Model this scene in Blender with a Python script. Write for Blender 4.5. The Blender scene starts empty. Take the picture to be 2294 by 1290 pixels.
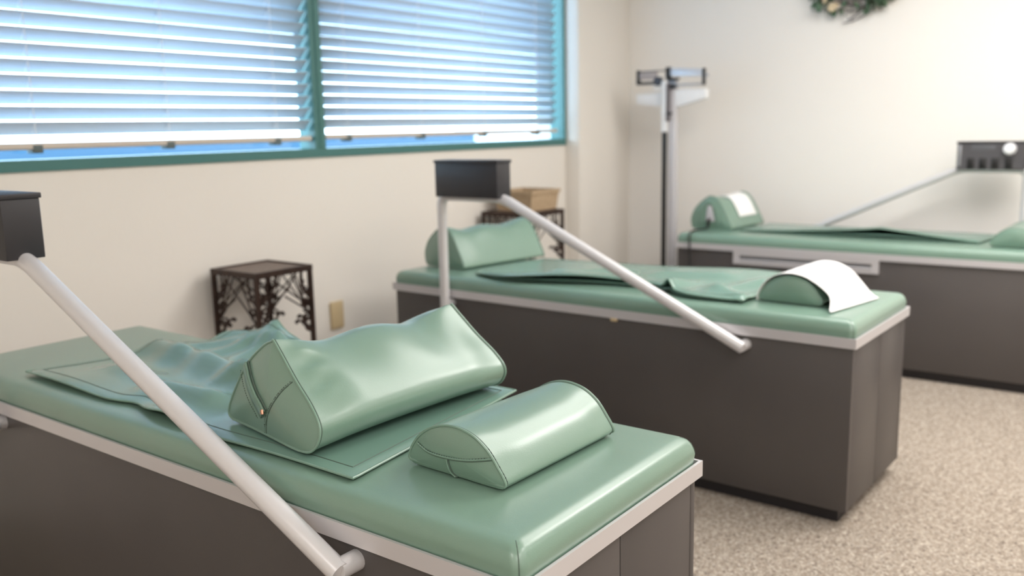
import bpy, bmesh, math, random
from mathutils import Vector, Matrix, Euler
R = random.Random(7)
scene = bpy.context.scene
COL = scene.collection
PI = math.pi

# ------------------------------------------------------------------ camera
cam_d = bpy.data.cameras.new('camera')
cam = bpy.data.objects.new('camera', cam_d); COL.objects.link(cam)
r_ = Vector((0.5909, -0.8064, -0.0211)); u_ = Vector((0.1539, 0.0870, 0.9842)); f_ = Vector((0.7919, 0.5849, -0.1756))
f_.normalize(); r_ = (r_ - f_*r_.dot(f_)).normalized(); u_ = r_.cross(f_)
M = Matrix((r_, u_, -f_)).transposed().to_4x4(); M.translation = Vector((0, 0, 1.2762))
cam.matrix_world = M
cam_d.sensor_width = 36; cam_d.sensor_fit = 'HORIZONTAL'; cam_d.lens = 31.464
cam_d.clip_start = .02
cam_d.dof.use_dof = True; cam_d.dof.focus_distance = 1.55; cam_d.dof.aperture_fstop = 2.6
scene.camera = cam

# ------------------------------------------------------------------ world, lamps, exposure
world = bpy.data.worlds.new('sky'); scene.world = world; world.use_nodes = True
wn = world.node_tree.nodes; wl = world.node_tree.links
bg = wn['Background']; bg.inputs['Strength'].default_value = 11.0
tc = wn.new('ShaderNodeTexCoord'); sp = wn.new('ShaderNodeSeparateXYZ'); rp = wn.new('ShaderNodeValToRGB')
wl.new(tc.outputs['Generated'], sp.inputs[0]); wl.new(sp.outputs['Z'], rp.inputs[0]); wl.new(rp.outputs[0], bg.inputs['Color'])
rp.color_ramp.elements[0].position = 0.0; rp.color_ramp.elements[0].color = (.86, .93, 1, 1)
rp.color_ramp.elements[1].position = 0.8; rp.color_ramp.elements[1].color = (.60, .78, 1, 1)

def area(name, loc, sx, sy, power, col, rot=(0, 0, 0)):
    d = bpy.data.lights.new(name, 'AREA'); d.shape = 'RECTANGLE'; d.size = sx; d.size_y = sy; d.energy = power; d.color = col
    o = bpy.data.objects.new(name, d); COL.objects.link(o); o.location = loc; o.rotation_euler = rot
    return o
WARM = (1.0, .97, .935)
for lx, ly, pw in ((-1.5, .9, 34), (-1.5, -1.2, 34), (.4, -1.2, 28), (2.0, -.7, 28), (-1.2, -3.0, 32), (1.0, -2.9, 22), (2.8, -2.6, 26), (4.2, -2.3, 14), (3.9, -.3, 52)):
    area('ceiling_panel_light', (lx, ly, 2.66), 1.2, .6, pw, WARM)

area('ceiling_panel_light', (3.55, .72, 2.66), 1.7, 1.5, 58, WARM)
scene.view_settings.view_transform = 'Standard'
scene.view_settings.look = 'None'
scene.view_settings.gamma = 1.0
scene.view_settings.use_curve_mapping = False
scene.view_settings.exposure = -0.18

# ------------------------------------------------------------------ materials
def mat(name, col, rough=.5, metal=0., spec=.5, noise=None, bump=None, var=None, coat=0., trans=None):
    m = bpy.data.materials.new(name); m.use_nodes = True
    nt = m.node_tree; N = nt.nodes; L = nt.links
    b = N['Principled BSDF']
    b.inputs['Base Color'].default_value = (*col, 1); b.inputs['Roughness'].default_value = rough
    b.inputs['Metallic'].default_value = metal; b.inputs['Specular IOR Level'].default_value = spec
    b.inputs['Coat Weight'].default_value = coat; b.inputs['Coat Roughness'].default_value = .24
    t = N.new('ShaderNodeTexCoord')
    if var:    # (scale, other colour, low, high)
        n = N.new('ShaderNodeTexNoise'); n.inputs['Scale'].default_value = var[0]; n.inputs['Detail'].default_value = 4
        L.new(t.outputs['Object'], n.inputs['Vector'])
        c = N.new('ShaderNodeValToRGB'); c.color_ramp.elements[0].position = var[2]; c.color_ramp.elements[1].position = var[3]
        c.color_ramp.elements[0].color = (*col, 1); c.color_ramp.elements[1].color = (*var[1], 1)
        L.new(n.outputs['Fac'], c.inputs[0]); L.new(c.outputs[0], b.inputs['Base Color'])
    if bump:   # (scale, strength, distance)
        n = N.new('ShaderNodeTexNoise'); n.inputs['Scale'].default_value = bump[0]; n.inputs['Detail'].default_value = 3
        L.new(t.outputs['Object'], n.inputs['Vector'])
        bm = N.new('ShaderNodeBump'); bm.inputs['Strength'].default_value = bump[1]; bm.inputs['Distance'].default_value = bump[2]
        L.new(n.outputs['Fac'], bm.inputs['Height']); L.new(bm.outputs[0], b.inputs['Normal'])
    return m

VINYL = mat('green_vinyl', (.170, .278, .215), .36, spec=.6, coat=.5, bump=(420, .16, .001), var=(5, (.180, .290, .225), .35, .7))
VINYL2 = mat('green_vinyl_soft', (.16, .275, .225), .26, coat=.4, spec=.6, bump=(300, .08, .001))
SEAM = mat('seam_shadow_green', (.075, .115, .09), .6)
PIPE = mat('green_piping', (.19, .30, .235), .33)
THREAD = mat('dark_thread', (.035, .05, .04), .7)
LAM = mat('charcoal_laminate', (.070, .062, .060), .42, spec=.45, var=(2.5, (.078, .069, .066), .4, .7), bump=(90, .04, .001))
KICK = mat('black_toe_kick', (.018, .016, .019), .45)
TRIM = mat('satin_aluminium_trim', (.66, .64, .655), .40, metal=.45)
TUBE = mat('pale_grey_enamel', (.69, .675, .685), .30, metal=.25, spec=.6)
BOX = mat('black_console_paint', (.025, .024, .028), .42, spec=.5)
WALL = mat('cream_wall_paint', (.80, .755, .695), .75, spec=.25, bump=(38, .22, .004))
WALLB = mat('off_white_wall_paint', (.87, .835, .79), .75, spec=.25, bump=(38, .22, .004))
CEIL = mat('white_ceiling', (.82, .80, .77), .9)
TEAL = mat('teal_window_frame', (.055, .175, .165), .4)
WHITE = mat('white_enamel', (.87, .875, .89), .35)
PAPER = mat('white_paper', (.88, .87, .86), .8, bump=(60, .12, .002))
BLACK = mat('black_plastic', (.012, .012, .013), .4)
GREY = mat('grey_metal', (.42, .43, .46), .3, metal=.6)
SILVER = mat('brushed_silver', (.70, .71, .75), .3, metal=.5)
IRON = mat('bronze_wrought_iron', (.030, .015, .011), .45, metal=.3, var=(30, (.05, .026, .018), .4, .7))
MESH = mat('bronze_tray_top', (.19, .135, .11), .45, metal=.2, var=(70, (.12, .08, .065), .4, .65), bump=(160, .5, .003))
TAN = mat('tan_woven_box', (.47, .345, .22), .8, var=(60, (.40, .285, .175), .4, .65), bump=(90, .35, .003))
BEIGE = mat('beige_outlet_plastic', (.60, .47, .28), .45)
RAILM = mat('beige_bottom_rail', (.60, .53, .46), .5)
CLIP = mat('grey_green_clip', (.10, .13, .13), .5)
COPPER = mat('copper_zip_pull', (.50, .26, .17), .3, metal=.8)
TWIG = mat('dark_twigs', (.055, .032, .03), .8)
LEAF = mat('dull_green_leaf', (.07, .14, .08), .6, var=(15, (.13, .19, .10), .4, .65))
CREAMF = mat('cream_blossom', (.75, .62, .42), .7)
CORD = mat('white_ladder_cord', (.85, .87, .9), .7)
STONE = mat('pale_outdoor_wall', (.75, .76, .74), .8, bump=(6, .3, .02))
BLUEW = mat('blue_outdoor_wall', (.007, .058, .105), .6, bump=(6, .3, .02))
PAVE = mat('grey_paving', (.30, .32, .34), .9, bump=(12, .3, .01))

# speckled loop carpet
CARPET = bpy.data.materials.new('speckled_beige_carpet'); CARPET.use_nodes = True
def carpet():
    nt = CARPET.node_tree; N = nt.nodes; L = nt.links; b = N['Principled BSDF']
    b.inputs['Roughness'].default_value = .95; b.inputs['Specular IOR Level'].default_value = .1
    t = N.new('ShaderNodeTexCoord')
    v = N.new('ShaderNodeTexVoronoi'); v.inputs['Scale'].default_value = 175
    L.new(t.outputs['Object'], v.inputs['Vector'])
    s = N.new('ShaderNodeSeparateColor'); L.new(v.outputs['Color'], s.inputs[0])
    c = N.new('ShaderNodeValToRGB'); c.color_ramp.interpolation = 'LINEAR'
    e = c.color_ramp.elements; e[0].position = 0; e[0].color = (.13, .105, .09, 1); e[1].position = .13; e[1].color = (.29, .235, .19, 1)
    for p, q in ((.40, (.31, .26, .21)), (.72, (.385, .33, .272)), (1., (.50, .44, .375))):
        k = e.new(p); k.color = (*q, 1)
    L.new(s.outputs[0], c.inputs[0]); 
    n = N.new('ShaderNodeTexNoise'); n.inputs['Scale'].default_value = 60; n.inputs['Detail'].default_value = 4
    L.new(t.outputs['Object'], n.inputs['Vector'])
    mx = N.new('ShaderNodeMix'); mx.data_type = 'RGBA'; mx.blend_type = 'OVERLAY'; mx.inputs['Factor'].default_value = .5
    L.new(c.outputs[0], mx.inputs['A']); L.new(n.outputs['Fac'], mx.inputs['B']); L.new(mx.outputs['Result'], b.inputs['Base Color'])
    bm = N.new('ShaderNodeBump'); bm.inputs['Strength'].default_value = .5; bm.inputs['Distance'].default_value = .004
    L.new(v.outputs['Distance'], bm.inputs['Height']); L.new(bm.outputs[0], b.inputs['Normal'])
carpet()

# translucent blind slat, tinted window glass
SLAT = bpy.data.materials.new('white_blind_slat'); SLAT.use_nodes = True
def slatm():
    nt = SLAT.node_tree; N = nt.nodes; L = nt.links; b = N['Principled BSDF']; o = N['Material Output']
    b.inputs['Base Color'].default_value = (.58, .65, .72, 1); b.inputs['Roughness'].default_value = .35
    tr = N.new('ShaderNodeBsdfTranslucent'); tr.inputs['Color'].default_value = (.80, .87, .93, 1)
    m = N.new('ShaderNodeMixShader'); m.inputs[0].default_value = .16
    L.new(b.outputs[0], m.inputs[1]); L.new(tr.outputs[0], m.inputs[2]); L.new(m.outputs[0], o.inputs[0])
slatm()
GLASS = bpy.data.materials.new('blue_tinted_glass'); GLASS.use_nodes = True
def glassm():
    nt = GLASS.node_tree; N = nt.nodes; L = nt.links; o = N['Material Output']
    N.remove(N['Principled BSDF'])
    t = N.new('ShaderNodeBsdfTransparent'); t.inputs['Color'].default_value = (.84, .94, 1.0, 1)
    g = N.new('ShaderNodeBsdfGlossy'); g.inputs['Roughness'].default_value = .02
    m = N.new('ShaderNodeMixShader'); m.inputs[0].default_value = .05; L.new(t.outputs[0], m.inputs[1]); L.new(g.outputs[0], m.inputs[2])
    L.new(m.outputs[0], o.inputs[0])
glassm()

# ------------------------------------------------------------------ helpers
class MB:
    def __init__(s): s.v = []; s.f = []
    def add(s, vs, fs):
        o = len(s.v); s.v += [tuple(p) for p in vs]; s.f += [tuple(i+o for i in q) for q in fs]; return s
    def box(s, x0, x1, y0, y1, z0, z1):
        v = [(x0,y0,z0),(x1,y0,z0),(x1,y1,z0),(x0,y1,z0),(x0,y0,z1),(x1,y0,z1),(x1,y1,z1),(x0,y1,z1)]
        return s.add(v, [(0,3,2,1),(4,5,6,7),(0,1,5,4),(1,2,6,5),(2,3,7,6),(3,0,4,7)])
    def tube(s, pts, r, n=12, caps=True, closed=False):
        pts = [Vector(p) for p in pts]; m = len(pts); rings = []
        if callable(r): rr = r
        else: rr = lambda k: r
        t0 = ((pts[1]-pts[0]) if not closed else (pts[1]-pts[-1])).normalized()
        a = Vector((0,0,1)) if abs(t0.z) < .9 else Vector((1,0,0))
        nrm = (a - t0*a.dot(t0)).normalized()
        vs = []
        for k, p in enumerate(pts):
            if closed: t = (pts[(k+1) % m]-pts[k-1]).normalized()
            elif k == 0: t = t0
            elif k == m-1: t = (pts[k]-pts[k-1]).normalized()
            else: t = ((pts[k+1]-pts[k]).normalized()+(pts[k]-pts[k-1]).normalized()).normalized()
            nrm = (nrm - t*nrm.dot(t)).normalized(); bn = t.cross(nrm)
            for j in range(n):
                an = 2*PI*j/n; vs.append(p + (nrm*math.cos(an)+bn*math.sin(an))*rr(k))
        fs = []
        for k in range(m if closed else m-1):
            k2 = (k+1) % m
            for j in range(n): fs.append((k*n+j, k*n+(j+1) % n, k2*n+(j+1) % n, k2*n+j))
        if caps and not closed:
            fs.append(tuple(range(n-1, -1, -1))); fs.append(tuple((m-1)*n+j for j in range(n)))
        return s.add(vs, fs)
    def grid(s, rows):
        n = len(rows[0]); vs = [p for r in rows for p in r]
        return s.add(vs, [(a*n+b, a*n+b+1, (a+1)*n+b+1, (a+1)*n+b) for a in range(len(rows)-1) for b in range(n-1)])
    def build(s, name, m, parent=None, smooth=False, bevel=0., seg=3, solid=0., sub=0, angle=35):
        me = bpy.data.meshes.new(name); me.from_pydata(s.v, [], s.f); me.update()
        bm = bmesh.new(); bm.from_mesh(me)
        bmesh.ops.recalc_face_normals(bm, faces=bm.faces)
        if bevel: bmesh.ops.bevel(bm, geom=bm.edges[:], offset=bevel, segments=seg, affect='EDGES', profile=.5)
        bm.to_mesh(me); bm.free()
        me.materials.append(m)
        o = bpy.data.objects.new(name, me); COL.objects.link(o)
        if parent: o.parent = parent
        if smooth or bevel:
            for p in me.polygons: p.use_smooth = True
            me.set_sharp_from_angle(angle=math.radians(angle))
        if solid:
            md = o.modifiers.new('solid', 'SOLIDIFY'); md.thickness = solid; md.offset = 0
        if sub:
            md = o.modifiers.new('sub', 'SUBSURF'); md.levels = sub; md.render_levels = sub
        return o

def tag(o, label, cat, group=None):
    o['label'] = label; o['category'] = cat
    if group: o['group'] = group
    return o
def thing(name, label, cat, loc, rz=0., group=None):
    o = bpy.data.objects.new(name, None); COL.objects.link(o); o.empty_display_size = .1
    o.location = loc; o.rotation_euler = (0, 0, rz); return tag(o, label, cat, group)
def struct(o): o['kind'] = 'structure'; return o
def copy_tree(o, parent=None):
    c = o.copy(); COL.objects.link(c)
    if parent: c.parent = parent
    for ch in list(o.children): copy_tree(ch, c)
    return c
def lerp(a, b, t): return a+(b-a)*t
def sstep(a, b, x):
    t = min(1, max(0, (x-a)/(b-a))); return t*t*(3-2*t)
def gauss(x, s): return math.exp(-(x/s)**2)
def crom(P, n, closed=True):
    out = []; m = len(P)
    for k in range(m if closed else m-1):
        p0, p1, p2, p3 = (P[(k-1) % m], P[k], P[(k+1) % m], P[(k+2) % m]) if closed else (P[max(0,k-1)], P[k], P[k+1], P[min(m-1,k+2)])
        for j in range(n):
            t = j/n
            out.append(tuple(.5*((2*b)+(-a+c)*t+(2*a-5*b+4*c-d)*t*t+(-a+3*b-3*c+d)*t**3) for a, b, c, d in zip(p0, p1, p2, p3)))
    if not closed: out.append(tuple(P[-1]))
    return out
def fillet(pts, rad, n=8):
    """polyline with rounded corners; rad per interior corner"""
    pts = [Vector(p) for p in pts]; out = [pts[0]]
    for k in range(1, len(pts)-1):
        a, b, c = pts[k-1], pts[k], pts[k+1]; d = rad[k-1]
        p = b+(a-b).normalized()*d; q = b+(c-b).normalized()*d
        for j in range(n+1):
            t = j/n; out.append(p*(1-t)**2 + b*2*t*(1-t) + q*t*t)
    out.append(pts[-1]); return out

# ------------------------------------------------------------------ room shell
FX0, FX1, FY0 = -2.6, 5.5, -4.2
WY, PY = 3.141, 3.033
HZ = 2.72
struct(MB().box(FX0, FX1, FY0, 3.30, -.10, 0).build('floor', CARPET))
struct(MB().box(FX0-.15, FX1+.15, FY0-.15, 3.45, HZ, HZ+.1).build('ceiling', CEIL))
struct(MB().box(FX1, FX1+.15, FY0-.15, 3.45, 0, HZ).build('wall_back', WALLB))
struct(MB().box(FX0-.15, FX0, FY0-.15, 3.45, 0, HZ).build('wall_front', WALL))
struct(MB().box(FX0, FX1, FY0-.15, FY0, 0, HZ).build('wall_right', WALL))
WX0, WX1, WZ0, WZ1 = .72, 4.853, 1.165, 2.60
w = MB(); w.box(FX0, FX1, WY, 3.36, 0, WZ0); w.box(FX0, FX1, WY, 3.36, WZ1, HZ); w.box(FX0, WX0, WY, 3.36, WZ0, WZ1); w.box(WX1, FX1, WY, 3.36, WZ0, WZ1)
struct(w.build('wall_left', WALL))
struct(MB().box(WX1, FX1, PY, WY, 0, HZ).build('trim_1', WALL, bevel=.004, seg=2))   # the pier between window bay and corner
# windows: teal frames, panes
def window(name, x0, x1, jl, jr):
    f = MB()
    f.box(x0, x1, 3.132, 3.235, WZ0, WZ0+.040); f.box(x0, x1, 3.132, 3.235, WZ1-.04, WZ1)
    f.box(x0, x0+jl, 3.128, 3.235, WZ0+.04, WZ1-.04); f.box(x1-jr, x1, 3.132, 3.235, WZ0+.04, WZ1-.04)
    o = struct(f.build(name, TEAL))
    MB().box(x0+jl*.5, x1-jr*.5, 3.212, 3.218, WZ0+.03, WZ1-.03).build('pane', GLASS, o)
window('window_1', WX0, 2.802, .03, .030)
window('window_2', 2.802, WX1, .030, .022)
# outdoors, seen in strips between and below the blinds
struct(MB().box(-25, 60, 3.5, 90, -.45, -.40).build('ground', PAVE))
tag(MB().box(-6, 27.6, 22, 22.3, -.40, 1.13).build('garden_wall', BLUEW, bevel=.01), 'long low blue wall outdoors glimpsed under the blinds', 'wall')
tag(MB().box(28, 52, 23, 23.4, -.40, 1.35).build('garden_wall', STONE, bevel=.01), 'pale low wall outdoors glimpsed under the right hand blind', 'wall')

# ------------------------------------------------------------------ venetian blinds
TILT = math.radians(47)
def blind(x0, x1, zr, strings, label):
    root = thing('venetian_blind', label, 'blind', ((x0+x1)/2, 3.165, zr), 0, 'white slatted blinds in the window')
    hw = (x1-x0)/2; W = .060
    rows = []
    for k in range(7):
        t = k/6-.5; y = t*W; z = .0040*(1-(2*t)**2)
        rows.append([(-hw, y*math.cos(TILT)-z*math.sin(-TILT)*-1, -y*math.sin(TILT)+z*math.cos(TILT)), (hw, y*math.cos(TILT)-z*math.sin(-TILT)*-1, -y*math.sin(TILT)+z*math.cos(TILT))])
    s0 = None; z = .058; pitch = .0522
    n = int((WZ1-.06-zr-z)/pitch)
    for k in range(n):
        if s0 is None: s = s0 = MB().grid(rows).build('slat', SLAT, root, smooth=True, solid=.0025)
        else: s = s0.copy(); COL.objects.link(s)
        s.location = (R.uniform(-.0015, .0015), 0, z+k*pitch); s.rotation_euler = (R.uniform(-.02, .02), R.uniform(-.0008, .0008), 0)
    MB().box(-hw, hw, -.026, .026, -.014, .010).build('bottom_rail', RAILM, root, bevel=.006)
    MB().box(-hw, hw, -.030, .030, WZ1-.085-zr, WZ1-.042-zr).build('head_rail', WHITE, root, bevel=.003)
    for sx in strings:
        x = sx-(x0+x1)/2; top = WZ1-.08-zr
        l = MB(); yy = .5*W*math.cos(TILT)+.002
        l.tube([(x, -yy, .0), (x, -yy, top)], .0016, 6); l.tube([(x+.004, yy, .0), (x+.004, yy, top)], .0016, 6)
        for k in range(n):
            zz = z+k*pitch-.003; l.tube([(x, -yy, zz+.5*W*math.sin(TILT)), (x+.004, yy, zz-.5*W*math.sin(TILT))], .0014, 5)
        l.build('ladder_cord', CORD, root, smooth=True)
        MB().box(x-.018, x+.018, -.027, .020, -.026, .003).build('rail_clip', CLIP, root, bevel=.003)
    return root
blind(.765, 2.762, 1.252, (1.02, 1.54, 2.05, 2.57), 'white venetian blind left of the teal mullion, its left end out of frame')
blind(2.842, 4.770, 1.258, (2.99, 3.51, 4.03, 4.55), 'white venetian blind right of the teal mullion, beside the bright reveal')

# ------------------------------------------------------------------ treatment tables
L_, W_ = 1.995, .6085
TR0, TR1, VZ = .588, .62, .673
FR = {1: (Vector((.9681, .7098, 0)), 1.5601), 2: (Vector((2.7545, .7349, 0)), 1.5427), 3: (Vector((4.6303, .2637, 0)), PI/2)}
def tl(t, w, u, z=0.):                                              # table frame (w across, u along) -> world point, heading
    o, th = FR[t]; rz = th-PI/2
    return o + Vector((math.cos(th), math.sin(th), 0))*u + Vector((math.sin(th), -math.cos(th), 0))*w + Vector((0, 0, z)), rz

def make_table():
    root = thing('treatment_table', '', 'table', (0, 0, 0))
    # cabinet carcass: long side panels, two half panels on each end
    i = .011
    MB().box(i+.018, W_-i-.018, i+.018, L_-i-.018, .05, TR0).build('cabinet_core', LAM, root)
    MB().box(i, i+.018, i+.0, L_-i, .051, TR0).build('side_panel', LAM, root, bevel=.0012, seg=2)
    MB().box(W_-i-.018, W_-i, i, L_-i, .051, TR0).build('side_panel', LAM, root, bevel=.0012, seg=2)
    for y0, y1 in ((i, i+.0175), (L_-i-.0175, L_-i)):
        MB().box(i+.0185, W_/2-.0012, y0+.0005, y1, .051, TR0).build('end_panel', LAM, root, bevel=.0012, seg=2)
        MB().box(W_/2+.0012, W_-i-.0185, y0+.0005, y1, .051, TR0).build('end_panel', LAM, root, bevel=.0012, seg=2)
    MB().box(i+.035, W_-i-.035, i+.035, L_-i-.035, 0, .051).build('toe_kick', KICK, root)
    # aluminium edge band, open ring
    t = MB(); tk = .006
    a, b = (0, 0), (W_, L_)
    t.box(0, W_, 0, tk, TR0, TR1); t.box(0, W_, L_-tk, L_, TR0, TR1); t.box(0, tk, tk, L_-tk, TR0, TR1); t.box(W_-tk, W_, tk, L_-tk, TR0, TR1)
    t.build('edge_band', TRIM, root)
    MB().box(tk, W_-tk, tk, L_-tk, TR0, TR0+.008).build('deck', KICK, root)
    # upholstered top, softly crowned with rounded edges
    c = MB(); nx, ny = 20, 44; m = .009; rr = .024
    def crn(x, y, inset):
        return x, y
    rows = []
    prof = [(0.010, TR0+.010), (.003, TR0+.014), (0., TR0+.028), (-.003, TR0+.050), (-.001, VZ-.026), (.003, VZ-.0155), (.0095, VZ-.007), (.019, VZ-.0022), (.031, VZ-.0004), (.06, VZ), (.12, VZ+.0012)]
    def ringpts(d, z, n=9, cr=.021):
        x0, x1, y0, y1 = m+d, W_-m-d, m+d, L_-m-d; c_ = max(.003, cr-d*.3); P = []
        for cx, cy, a0 in ((x1-c_, y0+c_, -PI/2), (x1-c_, y1-c_, 0), (x0+c_, y1-c_, PI/2), (x0+c_, y0+c_, PI)):
            for k in range(n): an = a0+k*PI/2/(n-1); P.append((cx+c_*math.cos(an), cy+c_*math.sin(an), z))
        # subdivide the long runs
        Q = []
        for k in range(len(P)):
            p, q = Vector(P[k]), Vector(P[(k+1) % len(P)]); Q.append(tuple(p))
            if (q-p).length > .1:
                for j in range(1, 16): Q.append(tuple(p.lerp(q, j/16)))
        return Q
    rings = [ringpts(d, z) for d, z in prof]
    n = len(rings[0]); vs = [p for r in rings for p in r]
    fs = [(k*n+j, k*n+(j+1) % n, (k+1)*n+(j+1) % n, (k+1)*n+j) for k in range(len(rings)-1) for j in range(n)]
    fs.append(tuple((len(rings)-1)*n+j for j in range(n)))
    c.add(vs, fs); cu = c.build('cushion_top', VINYL, root, smooth=True, angle=50)
    # corner seams of the upholstery
    for sx, sy in ((0, 0), (1, 0), (0, 1), (1, 1)):
        pts = []
        for d, z in prof[1:8]:
            x = m+d+.0058 if sx == 0 else W_-m-d-.0058; y = m+d+.0058 if sy == 0 else L_-m-d-.0058
            pts.append((x, y, z+.0003))
        MB().tube(pts, .0008, 6).build('corner_seam', SEAM, cu, smooth=True)
    # tubular frame carrying the control box
    X = -.034
    path = fillet([(.004, 1.655, .563), (X, 1.655, .563), (X, 1.655, 1.014), (X, 1.335, 1.014), (X, .352, .554), (.004, .352, .554)], [.018, .045, .05, .001], 8)
    path = fillet([(X, 1.655, .545), (X, 1.655, 1.014), (X, 1.340, 1.014), (X, .350, .5535)], [.045, .05], 10)
    rail = MB(); rail.tube(path, .0197, 20); rail.build('support_tube', TUBE, root, smooth=True, angle=60)
    for u, z in ((1.655, .563), (.357, .5575)):
        g = MB(); g.tube([(X, u, z), (X+.004, u, z), (.013, u, z)], .0185, 18); g.build('mounting_stub', TUBE, root, smooth=True, angle=60)
    MB().tube([(-.010, 1.632, .563), (-.018, 1.632, .563)], .009, 10).build('bolt', GREY, root, smooth=True)
    # control box
    c = MB().box(-.076, .008, 1.330, 1.648, 1.012, 1.146).build('control_box', BOX, root, bevel=.002, seg=2)
    MB().box(-.080, .012, 1.326, 1.652, 1.146, 1.158).build('lid', BOX, c, bevel=.002, seg=2)
    for u in (1.60, 1.43):
        MB().tube([(-.0755, u, 1.024), (-.0785, u, 1.024)], .004, 10).build('screw', BLACK, c, smooth=True)
    # control face on the table side
    F = .008
    q = lambda v: L_-v                                              # measured on the far table, seen from its front
    MB().box(F-.001, F+.0012, 1.334, 1.644, 1.015, 1.145).build('face_plate', mat('grey_face_plate', (.075, .072, .078), .45), c)
    MB().box(F, F+.004, q(.657), q(.645), 1.030, 1.140).build('meter_strip', GREY, c, bevel=.001)
    MB().box(F, F+.002, q(.598), q(.487), 1.113, 1.140).build('name_plate', mat('dull_grey_plate', (.10, .10, .11), .5), c, bevel=.0008)
    for k, v in enumerate((.598, .541, .484, .422)):
        s = MB().box(F-.001, F+.003, q(v+.017), q(v-.017), 1.018, 1.072).build('switch_bezel', BLACK, c, bevel=.001)
        MB().box(F+.002, F+.009, q(v+.011), q(v-.011), 1.026, 1.064).build('rocker', BLACK, c, bevel=.002)
    kz, kv = 1.119, q(.420)
    MB().tube([(F-.001, kv, kz), (F+.008, kv, kz)], .031, 24).build('dial_plate', SILVER, c, smooth=True)
    MB().tube([(F+.006, kv, kz), (F+.038, kv, kz), (F+.042, kv, kz)], lambda k: (.026, .024, .018)[k], 24).build('control_knob', WHITE, c, smooth=True)
    # slotted metal drawer front under the band on the table side
    y0, y1 = q(1.645), q(.882); x = W_-.011
    d = MB(); z0, z1 = .519, .590
    d.box(x, x+.010, y0, y1, z1-.022, z1); d.box(x, x+.010, y0, y1, z0, z0+.016); d.box(x, x+.010, y0, y0+.034, z0+.016, z1-.022); d.box(x, x+.010, y1-.034, y1, z0+.016, z1-.022)
    dd = d.build('drawer_front', TRIM, root)
    MB().box(x-.001, x+.003, y0+.03, y1-.03, z0+.012, z1-.018).build('drawer_slot', mat('slot_grey', (.20, .20, .21), .4, metal=.4), dd)
    MB().tube([(x+.0055, y0+.034, z0+.024), (x+.0055, y1-.034, z0+.024)], .0045, 10).build('drawer_pull_bar', TRIM, dd, smooth=True)
    return root
T1 = make_table()
tabs = [T1, copy_tree(T1), copy_tree(T1)]
for k, tb in ((1, tabs[0]), (2, tabs[1])):
    p, rz = tl(k, 0, 0); tb.location = p; tb.rotation_euler = (0, 0, rz)
p, rz = tl(3, W_, L_); tabs[2].location = p; tabs[2].rotation_euler = (0, 0, PI)
tabs[0]['label'] = 'nearest green topped treatment table filling the lower left, charcoal cabinet with grey band'
tabs[1]['label'] = 'middle green topped treatment table with white paper on its near pillow'
tabs[2]['label'] = 'farthest treatment table against the back wall, control panel with white knob facing out'
for tb in tabs: tb['group'] = 'treatment tables in a row'
tg = MB().box(-.001, .013, .850, .876, .577, .589).build('latch_tab', BEIGE, tabs[1], bevel=.002); tg['label'] = 'small beige tab under the edge band'

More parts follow.
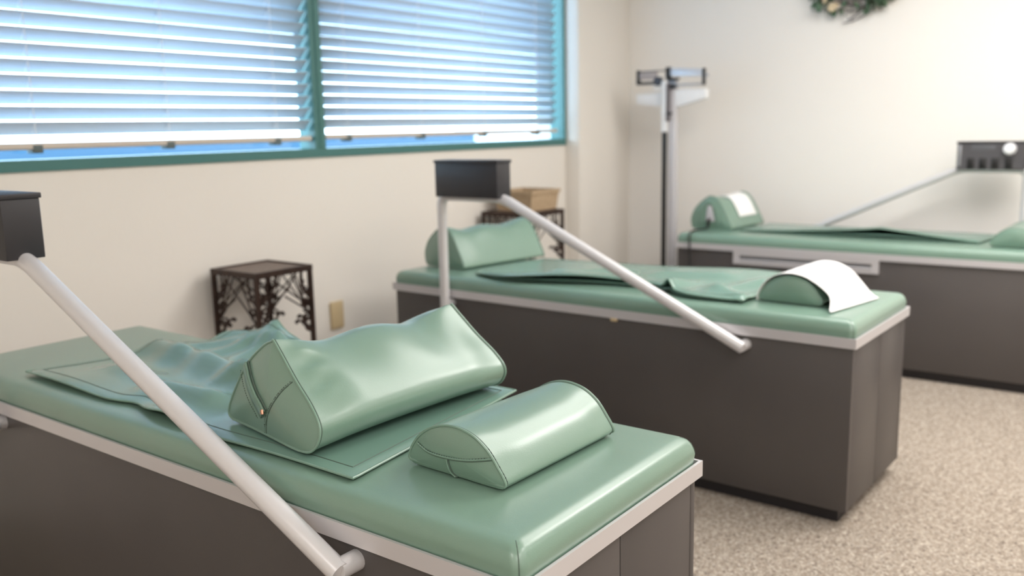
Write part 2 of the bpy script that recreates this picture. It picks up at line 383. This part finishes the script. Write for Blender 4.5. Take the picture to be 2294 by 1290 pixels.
# ------------------------------------------------------------------ pillows
def loft_pillow(name, label, t, w0, u0, z0, length, endP, midP, rot=0., crown=None, sub=7, group=None, taper=None, caps=True, dome=.014, n=22, dent=None, full=True, skew=0.):
    """profile in (u,z) swept across the table along w; profile keyed by end / middle"""
    p, rz = tl(t, w0, u0, z0)
    root = thing(name, label, 'pillow', p, rz+rot, group)
    E = crom(endP, sub); Mi = crom(midP, sub); m = len(E)
    def section(tt):
        e = sstep(.0, .22, tt)*(1-sstep(.78, 1., tt)); tp = taper(tt) if taper else (0, 1, 1)
        out = []
        for a, b in zip(E, Mi):
            y, z = lerp(a[0], b[0], e), lerp(a[1], b[1], e)
            c = crown(tt) if crown else 0
            z = z*tp[2] - c*sstep(.35, 1., z/.19)
            x = tt*length
            if dent: z -= dent(x, y, z)
            if skew:
                k = skew*(1-z/.19)*(1-sstep(-.14, .17, y))*(1-tt)**3; x -= k; y -= .75*k
            out.append((x, y*tp[1]+tp[0], z))
        return out
    rows = [section(k/n) for k in range(n+1)]
    b = MB(); vs = [q for r in rows for q in r]
    b.add(vs, [(k*m+j, k*m+(j+1) % m, (k+1)*m+(j+1) % m, (k+1)*m+j) for k in range(n) for j in range(m)])
    cov = b.build('cover', VINYL, root, smooth=True, angle=70)
    info = []
    for sgn, row in ((-1, rows[0]), (1, rows[-1])):
        x = sum(q[0] for q in row)/m; cy = sum(q[1] for q in row)/m; cz = .5*max(q[2] for q in row)
        e = MB(); K = 14; vs = []; 
        for k in range(K):
            s = 1-k/K
            for q in row: vs.append((lerp(x, q[0], s)+sgn*dome*(1-s**2.2), lerp(cy, q[1], s), lerp(cz, q[2], s)))
        vs.append((x+sgn*dome, cy, cz))
        fs = [(k*m+j, k*m+(j+1) % m, (k+1)*m+(j+1) % m, (k+1)*m+j) for k in range(K-1) for j in range(m)] + [((K-1)*m+j, (K-1)*m+(j+1) % m, K*m) for j in range(m)]
        e.add(vs, fs); pan = e.build('end_panel', VINYL, root, smooth=True, angle=70)
        pr = [(q[0]+sgn*.0005, q[1], q[2]) for q in row]
        if not full: k0 = max(range(m), key=lambda k: (row[k][1] if row[k][2] < .008 else -9)); pr = [p for p in pr[k0:]+pr[:k0] if p[2] >= .006]
        MB().tube(pr, .0026, 7, closed=full).build('piping', PIPE, pan, smooth=True)
        MB().tube([(q[0]-sgn*.0035, lerp(cy, q[1], 1.0), lerp(cz, q[2], 1.0)) for q in row], .0013, 5, closed=True).build('seam', SEAM, pan, smooth=True)
        def surf(y, z, row=row, cy=cy, cz=cz, x=x, sgn=sgn):
            an = math.atan2(z-cz, y-cy); best = None
            d = math.hypot(y-cy, z-cz)
            for q in range(m):
                a, c_ = row[q], row[(q+1) % m]
                a1 = math.atan2(a[2]-cz, a[1]-cy)-an; a1 = (a1+PI) % (2*PI)-PI
                if best is None or abs(a1) < best[0]: best = (abs(a1), math.hypot(a[1]-cy, a[2]-cz), a[0])
            s = min(1, d/best[1]); return (lerp(x, best[2], s)+sgn*(dome*(1-s**2.2)), y, z)
        info.append((pan, surf))
    return root, rows, info
def stitches(path, parent, off, step=.006, ln=.0034):
    """short dark stitches following a path"""
    pts = [Vector(p)+Vector(off) for p in path]; b = MB(); acc = 0.
    for a, c in zip(pts[:-1], pts[1:]):
        d = (c-a).length; t = -acc
        while t < d:
            if t >= 0:
                p = a.lerp(c, t/d); q = a.lerp(c, min(1, (t+ln)/d)); b.tube([p, q], .0007, 5)
            t += step
        acc = (acc+d) % step
    if not b.v: return
    o = b.build('stitching', THREAD, parent); o['kind'] = 'stuff'; return o
def seamline(surf, pts, parent, r=.0014, m=SEAM, name='seam', lift=.0):
    path = [Vector(surf(*q))+Vector((lift, 0, 0)) for q in crom(pts, 8, closed=False)]
    MB().tube(path, r, 6).build(name, m, parent, smooth=True); return path

# big wedge bolster: apex ridge, long slope on one side, full belly on the other.  (u, z), belly towards -u
BE = [(-.085,.000),(.0,.000),(.125,.000),(.165,.004),(.168,.024),(.142,.066),(.090,.130),(.030,.176),(.000,.190),(-.006,.191),(-.030,.168),(-.075,.126),(-.122,.088),(-.147,.056),(-.143,.028),(-.122,.007)]
BM = [(-.082,.000),(.0,.000),(.125,.000),(.165,.004),(.170,.026),(.146,.074),(.098,.138),(.040,.176),(.010,.184),(-.012,.182),(-.046,.166),(-.092,.132),(-.134,.092),(-.153,.058),(-.147,.029),(-.120,.008)]
crown1 = lambda t: .016*gauss(t-.28, .16)+.018*gauss(t-.74, .13)+.004*gauss(t-.5, .2)
z1 = .6908
big1, rows1, inf1 = loft_pillow('wedge_pillow', 'large green vinyl wedge pillow with a stitched slit end on the nearest table', 1, .108, .672, z1, .500, BE, BM, rot=-.055, crown=crown1, group='large wedge pillows', n=56, skew=.034,
 dent=lambda x, y, z: (.0045*gauss(x-.045, .022)*math.sin((y+.02)*150)*gauss(y+.065, .05) if z > .05 else 0),
                                taper=lambda t: (lerp(0, .004, t), lerp(1, 1.13, t), lerp(1, .935, t)))
pan, sf = inf1[0]
yz = lambda u, z: (u-.672, z-z1)
sp_ = seamline(sf, [yz(.597,.814), yz(.618,.794), yz(.640,.769), yz(.668,.737), yz(.685,.706), yz(.692,.6900)], pan, .0014)
stitches(sp_, pan, (-.0012, .0045, 0))
zp = [yz(.757,.826), yz(.733,.803), yz(.701,.771), yz(.673,.745)]
# raised flap along the slit
fl = [Vector(sf(*q)) for q in crom(zp, 8, closed=False)]
dn = Vector((-.004, .018, -.018))
MB().grid([[tuple(p+Vector((.001, 0, 0))) for p in fl], [tuple(p+Vector((-.0065, .002, -.001))) for p in fl], [tuple(p+dn*.55+Vector((-.002, 0, 0))) for p in fl], [tuple(p+dn+Vector((.004, 0, 0))) for p in fl]]).build('slit_flap', VINYL, pan, smooth=True, solid=.003)
MB().tube([p+Vector((-.006, -.0015, .001)) for p in fl], .0024, 7).build('slit_piping', PIPE, pan, smooth=True)
MB().tube([p+Vector((-.002, -.0045, .0035)) for p in fl], .0022, 6).build('slit_shadow', SEAM, pan, smooth=True)
stitches([p+dn*1.02 for p in fl], pan, (-.003, 0, 0), .0055)
MB().tube([fl[-1]+Vector((-.007, .002, .004)), fl[-1]+Vector((-.009, -.001, -.004))], .0035, 8).build('zip_pull', COPPER, pan, smooth=True)

mir = lambda P: [(-a, b) for a, b in P]
# the middle table's pillow lies the other way round: steep flat side to the viewer's right
FE = [(.10,0),(.0,0),(-.10,0),(-.128,.003),(-.128,.02),(-.098,.075),(-.062,.136),(-.030,.168),(.000,.178),(.022,.174),(.066,.146),(.108,.106),(.130,.060),(.130,.024),(.122,.004)]
FM = [(.10,0),(.0,0),(-.10,0),(-.128,.003),(-.130,.02),(-.104,.075),(-.072,.130),(-.046,.158),(-.006,.170),(.022,.166),(.066,.144),(.108,.106),(.130,.060),(.130,.024),(.122,.004)]
z2 = VZ+.0042
big2, rows2, inf2 = loft_pillow('wedge_pillow', 'large green vinyl wedge pillow at the window end of the middle table', 2, .175, 1.842, z2+.001, .50, FE, FM, rot=-.14, crown=lambda t: .014*gauss(t-.22, .14)+.012*gauss(t-.68, .14), group='large wedge pillows')
big3, rows3, inf3 = loft_pillow('wedge_pillow', 'large green wedge pillow with white towel and black cable, far table', 3, .215, 1.870, z2, .40, FE, FM, rot=-.07, crown=lambda t: .006*gauss(t-.5, .2), group='large wedge pillows', taper=lambda t: (0, lerp(.98, 1.03, t), 1.07))
# connector plate and cable of that pillow
pan3, sf3 = inf3[0]
MB().add([(-.018, -.028, .045), (-.018, .030, .045), (-.018, .018, .135), (-.018, -.008, .135), (-.010, -.028, .045), (-.010, .030, .045), (-.010, .018, .135), (-.010, -.008, .135)],
         [(0,1,2,3),(4,5,6,7),(0,1,5,4),(1,2,6,5),(2,3,7,6),(3,0,4,7)]).build('connector_plate', mat('pale_grey_plastic', (.55, .53, .55), .5), pan3, bevel=.003)
arch = [(-.0135, -.050, .03), (-.0145, -.042, .09), (-.0145, -.014, .145), (-.0145, .020, .148), (-.0145, .046, .10), (-.0135, .052, .03)]
MB().tube(crom(arch, 6, closed=False), .006, 8).build('arch_piping', PIPE, pan3, smooth=True)
MB().tube([(-.018, .003, .058), (-.032, .003, .052), (-.034, .003, .020)], .009, 10).build('plug', BLACK, pan3, smooth=True)
cab = [(-.034, .003, .030), (-.046, .004, .008), (-.10, .008, .008), (-.19, .012, .009), (-.2225, .013, -.004), (-.2290, .013, -.04), (-.2300, .012, -.10), (-.228, .010, -.20), (-.226, .012, -.40), (-.228, .03, -.60)]
cb = MB().tube(crom(cab, 8, closed=False), .0055, 8).build('power_cable', BLACK, None, smooth=True)
cb.location = big3.location; cb.rotation_euler = big3.rotation_euler; tag(cb, 'black cable hanging from the far wedge pillow down the front of the far table', 'cable')

# half round neck pillows
HE = [(-.090,0),(.0,0),(.090,0),(.106,.006),(.109,.016),(.098,.040),(.076,.066),(.044,.086),(.004,.095),(-.038,.088),(-.070,.068),(-.094,.038),(-.108,.016),(-.105,.006)]
HM = [(-.090,0),(.0,0),(.090,0),(.107,.006),(.112,.016),(.103,.042),(.080,.068),(.046,.084),(.004,.090),(-.040,.084),(-.074,.066),(-.098,.038),(-.110,.016),(-.106,.006)]
def half_pillow(label, t, w0, u0, rot, length=.345, near=1.):
    return loft_pillow('half_round_pillow', label, t, w0, u0, VZ+.0050, length, HE, HM, rot=rot, crown=lambda x: .012*gauss(x-.42, .2), group='half round pillows', dome=.010, full=False, taper=lambda x: (0, lerp(near, 1, x), .95))
sm1, rs1, is1 = half_pillow('bare half round green pillow at the near end of the nearest table', 1, .164, .261, -.040, .338, 1.05)
pan, sf = is1[0]
yz2 = lambda u, z: (u-.262, z-VZ-.004)
sp_ = seamline(sf, [yz2(.350,.718), yz2(.318,.7095), yz2(.272,.7095), yz2(.226,.715), yz2(.176,.726)], pan, .0016, lift=-.0006)
stitches(sp_, pan, (-.0008, 0, .0042))
MB().tube([p+Vector((-.001, 0, .0022)) for p in sp_], .0018, 6).build('piping', PIPE, pan, smooth=True)
sp_ = seamline(sf, [yz2(.2705,.709), yz2(.2695,.695), yz2(.266,.682), yz2(.258,.6755)], pan, .0017, lift=-.0006)
MB().tube([p+Vector((-.001, .0032, 0)) for p in sp_], .0020, 6).build('piping', PIPE, pan, smooth=True)
stitches([(.0025+0, q[1], q[2]) for q in rs1[0][70:98]], pan, (0, -.0016, .0012), .007)
sm2, rs2, is2 = half_pillow('half round green pillow under white paper on the middle table', 2, .168, .272, -.03)
sm3, rs3, is3 = half_pillow('half round green pillow at the right frame edge, far table', 3, .105, .300, -.02)

# ------------------------------------------------------------------ white papers lying over pillows
def paper_over(label, name, t, w0, u0, z0, rot, length, profile, wa, wb, foot):
    p, rz = tl(t, w0, u0, z0)
    o = MB()
    P = crom(profile, 6, closed=False); n = len(P); rows = []
    for k, q in enumerate(P):
        s = k/(n-1); a, b = wa(s), wb(s); rows.append([(lerp(a, b, j/10), q[0]+foot(s, j/10), q[1]) for j in range(11)])
    o.grid(rows); ob = o.build(name, PAPER, None, smooth=True, solid=.0016); ob.location = p; ob.rotation_euler = (0, 0, rz+rot); tag(ob, label, 'paper'); return ob
HP = [(.118,.003),(.116,.022),(.105,.049),(.082,.0755),(.048,.095),(.004,.1035),(-.042,.098),(-.082,.080),(-.118,.056),(-.154,.032),(-.188,.011),(-.212,.0035)]
paper_over('white paper sheet draped over the half round pillow, middle table', 'paper_sheet', 2, .168, .272, VZ+.0025, -.03, .345, HP,
           lambda s: lerp(-.004, -.080, sstep(.70, 1, s)), lambda s: lerp(.335, .245, sstep(.6, 1, s)), lambda s, j: .045*(1-j)*sstep(.75, 1, s))
tw_rows = []
for row in rows3[7:20]:
    seg = row[33:63]; out = []
    for k in range(len(seg)):
        a, c = seg[max(0, k-1)], seg[min(len(seg)-1, k+1)]; t = Vector((0, c[1]-a[1], c[2]-a[2])).normalized(); nn = Vector((0, t.z*-1, t.y))
        if nn.z < 0: nn = -nn
        out.append(tuple(Vector(seg[k])+nn*.005))
    tw_rows.append(out)
ob = MB().grid(tw_rows).build('paper_towel', PAPER, None, smooth=True, solid=.003); ob.location = big3.location; ob.rotation_euler = big3.rotation_euler
tag(ob, 'white towel folded over the wedge pillow of the far table', 'towel')

# ------------------------------------------------------------------ loose vinyl sheets (covers) lying on the tables
def sheet(name, label, t, corners, height, thick, near, left=None, nu=90, nw=40, layers=1, hem=True, group='loose vinyl covers'):
    """corners (w,u): near-right, near-left, far-left, far-right; height(u,w) above the table, near(s) shift of the near edge"""
    p, rz = tl(t, 0, 0, VZ)
    root = thing(name, label, 'cover', tl(t, W_/2, (corners[0][1]+corners[1][1])/2, VZ)[0], rz, group)
    off = Vector((W_/2, (corners[0][1]+corners[1][1])/2, 0))
    def pt(s, v):
        a = [lerp(corners[0][k], corners[1][k], s) for k in (0, 1)]; b = [lerp(corners[3][k], corners[2][k], s) for k in (0, 1)]
        w, u = lerp(a[0], b[0], v), lerp(a[1], b[1], v)
        w += near(s)*(1-v)**3
        if left: u += left(v)*s**6
        return w, u
    def build(lift, inset, nm, par, m=VINYL2, th=thick):
        top = []; bot = []
        for i in range(nu+1):
            rt = []; rb = []
            for j in range(nw+1):
                s = lerp(inset, 1-inset, i/nu); v = lerp(inset, 1-inset*.3, j/nw)
                w, u = pt(s, v); h = height(u, w)*lift+.0025
                e = min(i, nu-i, j, nw-j); rnd = th*(.5 if e == 0 else 1)
                rt.append((w-off.x, u-off.y, h+rnd)); rb.append((w-off.x, u-off.y, max(.0018, h-(0 if e else -th*.3))))
            top.append(rt); bot.append(rb)
        b = MB(); b.grid(top); k = len(b.v); b.grid([r[::-1] for r in bot])
        N = nw+1
        T = lambda i, j: i*N+j
        B = lambda i, j: k+i*N+(nw-j)
        fs = []
        for i in range(nu): fs += [(T(i,0), T(i+1,0), B(i+1,0), B(i,0)), (T(i,nw), T(i+1,nw), B(i+1,nw), B(i,nw))]
        for j in range(nw): fs += [(T(0,j), T(0,j+1), B(0,j+1), B(0,j)), (T(nu,j), T(nu,j+1), B(nu,j+1), B(nu,j))]
        b.f += fs
        return b.build(nm, m, par, smooth=True, angle=60), top
    ob, top = build(1., 0., 'vinyl_sheet', root)
    if layers > 1: build(.25, .012, 'under_layer', root, VINYL2, thick*.8)
    if hem:
        loop = [top[i][0] for i in range(nu+1)] + [top[nu][j] for j in range(1, nw+1)] + [top[i][nw] for i in range(nu-1, -1, -1)] + [top[0][j] for j in range(nw-1, 0, -1)]
        MB().tube([(x, y, z-.001) for x, y, z in loop], .0026, 6, closed=True).build('hem_piping', PIPE, ob, smooth=True)
        ins = [top[i][2] for i in range(2, nu-1)] + [top[nu-2][j] for j in range(3, nw-1)] + [top[i][nw-2] for i in range(nu-3, 1, -1)] + [top[2][j] for j in range(nw-3, 2, -1)]
        MB().tube(ins, .0012, 5, closed=True).build('hem_seam', SEAM, ob, smooth=True)
    return root
def ridge(u, w, a, b, wd, amp, tail=1.):
    """smooth fold along the segment a-b"""
    p = Vector((u, w)); A = Vector(a); Bv = Vector(b); d = Bv-A; t = max(0, min(1, (p-A).dot(d)/d.length_squared)); q = A+d*t
    fade = sstep(-.02, .25, t)*(1-sstep(.75, 1.02, t)) if tail else 1
    return amp*fade*gauss((p-q).length, wd)
def h1(u, w):
    free = sstep(.885, .99, u)                                       # the part not pinned under the pillow
    h = ridge(u, w, (1.66, .40), (.84, .30), .042, .040) + ridge(u, w, (1.25, .15), (.80, .19), .036, .032)
    h += ridge(u, w, (1.15, .27), (.88, .42), .022, .020) + ridge(u, w, (1.52, .22), (1.22, .20), .030, .012)
    th = math.atan2(w-.66, u-1.33); rd = math.hypot(w-.66, u-1.33)
    h += .0045*math.sin(13*th)*sstep(.04, .10, rd)*(1-sstep(.25, .50, rd))
    h += ridge(u, w, (1.60, .60), (1.22, .62), .05, .018, 0)*.8
    h += ridge(u, w, (1.34, .62), (1.0, .42), .035, .020) + ridge(u, w, (1.45, .52), (1.22, .60), .02, .010)
    h += .016*gauss(u-.98, .10)*gauss(w-.05, .05)
    d = Vector((u-1.335, (w-.635)*.8)).length
    h += .060*math.exp(-d/.045)
    h += .006*sstep(1.1, 1.5, u)*(.5+.5*math.sin(9*u+14*w)) 
    return h*free+.003
def n1(s): return .020*gauss(s-.60, .05)-.012*gauss(s-.35, .12)
sheet('vinyl_cover', 'rumpled green vinyl cover under the large pillow on the nearest table', 1, [(.050, .400), (.072, 1.640), (.640, 1.50), (.632, .478)], h1, .006, n1)
def h2(u, w):
    h = .026*sstep(.30, .05, w)*gauss(u-1.05, .33) + .010*gauss(u-1.0, .5)*(1-.5*w)
    h += ridge(u, w, (.73, .04), (.66, .40), .026, .034, 0)*(1-sstep(.10, .36, w)) + ridge(u, w, (.56, .10), (.44, .48), .04, .014) + ridge(u, w, (.62, .22), (.38, .10), .028, .014)
    h += ridge(u, w, (1.3, .12), (1.0, .45), .05, .014) + ridge(u, w, (.95, .36), (.55, .44), .06, .016)
    h += .022*sstep(.25, .6, w)*gauss(u-.55, .3)
    return h*(1-sstep(1.5, 1.64, u))+.003
sheet('vinyl_cover', 'folded green vinyl cover along the middle table between its pillows', 2, [(.088, .404), (.028, 1.385), (.560, 1.585), (.600, .408)], h2, .009, lambda s: .105*sstep(.18, .42, s)*(1-sstep(.5, .97, s)), left=lambda v: .28*(1-math.exp(-v/.10))*(1-v), layers=2)
def h3(u, w):
    return .048*max(0, 1-abs(u-.93)/.47)**1.15*sstep(.50, .16, w) + .010*gauss(u-1.35, .2)*sstep(.5, .2, w) + .003
sheet('vinyl_cover', 'green vinyl cover tented at its middle on the far table', 3, [(.19, .470), (.20, 1.69), (.56, 1.66), (.53, .43)], h3, .010, lambda s: 0., layers=2)

# ------------------------------------------------------------------ wrought iron side tables
def side_table(label, x0, y0, sx, zt):
    root = thing('plant_table', label, 'table', (x0, y0, 0), 0, 'wrought iron side tables by the window wall')
    r = .009
    MB().box(.012, sx-.012, .012, sx-.012, zt-.011, zt-.005).build('tray_top', MESH, root)
    rim = MB()
    for a in ((0, sx, 0, .016), (0, sx, sx-.016, sx), (0, .016, .016, sx-.016), (sx-.016, sx, .016, sx-.016)): rim.box(a[0], a[1], a[2], a[3], zt-.024, zt)
    rim.build('top_rim', IRON, root)
    for cx, cy in ((r, r), (sx-r, r), (r, sx-r), (sx-r, sx-r)):
        MB().box(cx-r, cx+r, cy-r, cy+r, 0, zt-.024).build('leg', IRON, root, bevel=.002, seg=1)
    ph = .33                                                        # depth of the ornament
    def side(o, ax):
        q = lambda a, z, d=0.: (o[0]+ax[0]*a+ax[1]*d, o[1]+ax[1]*a+ax[0]*d, zt-.02-z*.76)
        p = MB(); s = sx; w = .0036
        for a, b in (((.40*s, .0), (.10*s, .25)), ((.62*s, .0), (.93*s, .26)), ((.30*s, .02), (.93*s, .20)), ((.72*s, .02), (.08*s, .24)), ((.5*s, .12), (.90*s, .22))):
            p.tube([q(*a), q(*b)], w, 6)
        for m in (0, 1):
            X = lambda a: a if not m else s-a
            for base, sg in ((.10, 1), (.19, -1), (.25, 1)):
                pts = []
                for k in range(15):
                    th = k/14*PI*1.6; rr = .034*(1-k/20); pts.append(q(X(.018+.018+rr*math.sin(th)*.9), base+rr*(1-math.cos(th))*.6*sg))
                p.tube(pts, .0042, 6)
            p.tube(crom([q(X(.012), ph), q(X(.035), ph-.010), q(X(.065), ph-.055), q(X(.085), ph-.068), q(X(.094), ph-.055)], 6, closed=False), lambda k: .0085 if k < 8 else .0050, 7)
            p.tube(crom([q(X(.055), 0), q(X(.060), .05), q(X(.050), .10), q(X(.020), .15)], 6, closed=False), .004, 6)
            p.tube([q(X(.085), ph-.066), q(X(.096), ph-.056)], .008, 7)
        pan = p.build('scroll_panel', IRON, root, smooth=True)
        for a, z, an in ((.055, .075, .5), (.035, .17, -.4), (.05, ph-.05, 1.0), (.028, .125, .2), (.045, .22, -.8)):
            for m in (0, 1):
                aa = a if not m else s-a; an2 = an if not m else -an
                L = .021; W2 = .0065; ca, sa = math.cos(an2), math.sin(an2); lf = MB()
                loc = [(-L, 0, 0), (-.3*L, W2, .002), (.4*L, W2*.8, .002), (L, 0, 0), (.4*L, -W2*.8, .002), (-.3*L, -W2, .002), (0, 0, .0045), (0, 0, -.0045)]
                vs = [q(aa+(-x*sa+y*ca), z-(x*ca+y*sa), d) for x, y, d in loc]
                lf.add(vs, [(k, (k+1) % 6, 6) for k in range(6)]+[((k+1) % 6, k, 7) for k in range(6)]); lf.build('iron_leaf', IRON, pan)
    side((0, r), (1, 0)); side((0, sx-r), (1, 0)); side((r, 0), (0, 1)); side((sx-r, 0), (0, 1))
    return root
side_table('smaller bronze iron side table behind the nearest table, left of the wall plate', 2.139, 2.800, .285, .748)
side_table('taller bronze iron side table behind the middle table carrying a tan box', 3.915, 2.760, .335, .823)
# tan box on the taller side table
bx = thing('storage_box', 'plain tan box on the taller iron side table', 'box', (4.135, 2.935, .823), 0)
b = MB(); a0, a1, b0, b1, hz = .115, .130, .125, .138, .112
v = [(-b0,-a0,0),(b0,-a0,0),(b0,a0,0),(-b0,a0,0),(-b1,-a1,hz),(b1,-a1,hz),(b1,a1,hz),(-b1,a1,hz),(-b1+.006,-a1+.006,hz),(b1-.006,-a1+.006,hz),(b1-.006,a1-.006,hz),(-b1+.006,a1-.006,hz),(-b0+.006,-a0+.006,.006),(b0-.006,-a0+.006,.006),(b0-.006,a0-.006,.006),(-b0+.006,a0-.006,.006)]
b.add(v, [(0,3,2,1),(0,1,5,4),(1,2,6,5),(2,3,7,6),(3,0,4,7),(4,5,9,8),(5,6,10,9),(6,7,11,10),(7,4,8,11),(8,9,13,12),(9,10,14,13),(10,11,15,14),(11,8,12,15),(12,13,14,15)])
b.build('box_body', TAN, bx)
b = MB(); e = .004
b.box(-b1-e, b1+e, -a1-e, -a1, hz-.018, hz); b.box(-b1-e, b1+e, a1, a1+e, hz-.018, hz); b.box(-b1-e, -b1, -a1, a1, hz-.018, hz); b.box(b1, b1+e, -a1, a1, hz-.018, hz)
b.build('rim', TAN, bx)

# wall plate
pl = thing('wall_plate', 'blank beige wall plate below the window, beside the small iron table', 'outlet', (2.845, WY, .425))
MB().box(-.040, .040, -.014, 0, -.066, .066).build('plate', BEIGE, pl, bevel=.006, seg=3)
for z in (-.042, .042): MB().tube([(0, -.0135, z), (0, -.0150, z)], .003, 10).build('screw', BEIGE, pl, smooth=True)

# ------------------------------------------------------------------ physician's beam scale
sc = thing('physician_scale', 'white beam scale with tall column standing in the room corner', 'scale', (5.20, 2.556, 0))
MB().box(-.24, .10, -.14, .14, .02, .075).build('platform', WHITE, sc, bevel=.012)
MB().box(-.22, .08, -.125, .125, .075, .080).build('platform_mat', BLACK, sc, bevel=.002)
for sx in (-.20, .06):
    for sy in (-.11, .11): MB().tube([(sx, sy, 0), (sx, sy, .022)], .016, 12).build('foot', BLACK, sc, smooth=True)
MB().box(-.024, .024, -.025, .025, .07, 1.50).build('column', mat('scale_grey_enamel', (.60, .58, .60), .4), sc, bevel=.008)
# height rod: black graduated rod with a white sleeve
MB().box(-.046, -.024, .030, .056, .08, 1.30).build('height_rod', BLACK, sc, bevel=.002)
MB().box(-.050, -.020, .026, .062, 1.232, 1.545).build('rod_sleeve', WHITE, sc, bevel=.004)
MB().box(-.052, -.018, .010, .028, 1.30, 1.53).build('rod_guide', mat('dark_rod_guide', (.16, .14, .15), .4), sc, bevel=.002)
MB().tube([(-.03, .006, 1.345), (-.06, .006, 1.345)], .010, 12).build('lock_knob', BLACK, sc, smooth=True)
# shield plate, deepest at the column
def prism(yz, x0, x1):
    n = len(yz); b = MB(); b.add([(x0, y, z) for y, z in yz]+[(x1, y, z) for y, z in yz], [tuple(range(n)), tuple(range(2*n-1, n-1, -1))]+[(k, (k+1) % n, n+(k+1) % n, n+k) for k in range(n)]); return b
prism([(.252, 1.472), (.252, 1.412), (.02, 1.384), (-.03, 1.384), (-.222, 1.432), (-.222, 1.488), (-.06, 1.492), (.04, 1.478)], -.020, .034).build('shield_plate', WHITE, sc, bevel=.004)
bm_ = prism([(.010, 1.622), (.010, 1.574), (-.212, 1.560), (-.212, 1.606)], -.040, -.022).build('upper_beam', SILVER, sc, bevel=.003)
MB().box(-.038, -.026, -.216, -.01, 1.512, 1.522).build('lower_beam', GREY, sc, bevel=.002)
e = MB(); e.box(-.044, -.016, .222, .238, 1.528, 1.618); e.box(-.044, -.016, .09, .222, 1.528, 1.545); e.box(-.040, -.020, .02, .222, 1.606, 1.612)
e.build('beam_end_frame', BLACK, sc)
MB().box(-.038, -.020, .10, .222, 1.560, 1.604).build('tare_plate', mat('dull_pink_grey', (.42, .38, .38), .5), sc, bevel=.002)
MB().box(-.050, -.012, .005, .034, 1.560, 1.628).build('pivot_bracket', BLACK, sc, bevel=.004)
MB().box(-.046, -.010, -.045, .03, 1.548, 1.562).build('pivot_bar', BLACK, sc, bevel=.002)
MB().tube([(-.052, .088, 1.545), (-.014, .088, 1.545)], .028, 16).build('poise_weight', mat('dark_grey_poise', (.07, .075, .09), .4, metal=.4), sc, smooth=True)
MB().box(-.040, -.022, .070, .122, 1.488, 1.520).build('pointer_card', PAPER, sc, bevel=.001)
MB().box(-.044, -.016, -.222, -.208, 1.510, 1.610).build('beam_loop', BLACK, sc, bevel=.002)
MB().tube([(-.03, -.22, 1.568), (-.03, -.246, 1.568)], .006, 10).build('balance_screw', GREY, sc, smooth=True)
MB().box(-.048, -.016, -.03, .02, 1.500, 1.520).build('small_poise', BLACK, sc, bevel=.003)
MB().box(-.020, .020, -.020, .034, 1.49, 1.56).build('beam_post', GREY, sc, bevel=.003)

# ------------------------------------------------------------------ wreath on the back wall
wr = thing('wreath', 'twig and leaf wreath hanging on the back wall, cut by the frame top', 'wreath', (5.5, 1.553, 2.185))
tw = MB()
for k in range(150):
    a = R.uniform(0, 2*PI); rad = R.uniform(.17, .30); ln = R.uniform(.25, .9); pts = []
    x = -R.uniform(.01, .07); dr = R.uniform(-.05, .07)
    for j in range(7):
        t = j/6; an = a+ln*t; rr = rad+dr*t; pts.append((x-.01*math.sin(6*t+k), rr*math.sin(an), -rr*math.cos(an)))
    tw.tube(pts, R.uniform(.0015, .004), 5)
for k in range(46):                                                 # stray twigs pointing out
    a = R.uniform(0, 2*PI); r0 = R.uniform(.22, .28); r1 = r0+R.uniform(.04, .10); d = R.uniform(-.4, .4); x = -R.uniform(.015, .07)
    tw.tube([(x, r0*math.sin(a), -r0*math.cos(a)), (x-.005, (r0+r1)/2*math.sin(a+d*.4), -(r0+r1)/2*math.cos(a+d*.4)), (x, r1*math.sin(a+d), -r1*math.cos(a+d))], .0016, 5)
tw.build('twig_ring', TWIG, wr, smooth=True)['kind'] = 'stuff'
LF = []
for var in range(3):
    L = .034+.006*var; W2 = .010+.002*var
    b = MB(); rows = []
    for k in range(7):
        t = k/6; hw = W2*math.sin(PI*min(.98, t*.95+.04))**.8; y = L*(t); z = .006*math.sin(PI*t)
        rows.append([(-hw, y, z), (0, y, z-.003), (hw, y, z)])
    LF.append(b.grid(rows))
proto = [None]*3
for k in range(170):
    if k < 130: a = R.choice((R.gauss(-.62, .22), R.gauss(.75, .2), R.uniform(0, 2*PI), R.uniform(0, 2*PI)))
    else: a = R.uniform(0, 2*PI)
    var = k % 3; rad = R.uniform(.20, .305)
    if proto[var] is None: o = proto[var] = LF[var].build('leaf', LEAF, wr, smooth=True, solid=.0008)
    else: o = proto[var].copy(); COL.objects.link(o)
    o.location = (-R.uniform(.02, .085), rad*math.sin(a), -rad*math.cos(a))
    out = Vector((R.uniform(-.5, .3), math.sin(a+R.uniform(-.7, .7)), -math.cos(a+R.uniform(-.7, .7)))).normalized()
    o.rotation_euler = out.to_track_quat('Y', 'Z').to_euler(); o.rotation_mode = 'XYZ'
    s = R.uniform(.8, 1.5); o.scale = (s, s, s)
for k, (y, z, s) in enumerate(((.118, -.262, .030), (.095, -.250, .022), (.16, -.22, .02), (-.1, .25, .026), (.2, .1, .024))):
    b = MB(); n = 8
    for p in range(n):
        an = 2*PI*p/n; c_, s_ = math.cos(an), math.sin(an)
        loc = [(0, 0, 0), (.5, .35, .25), (1, 0, .35), (.5, -.35, .25)]
        b.add([(-.07-s*q[2]*.8, y+s*(q[0]*c_-q[1]*s_), z+s*(q[0]*s_+q[1]*c_)) for q in loc], [(0, 1, 2), (0, 2, 3)])
    b.build('blossom', CREAMF, wr, smooth=True, solid=.001)
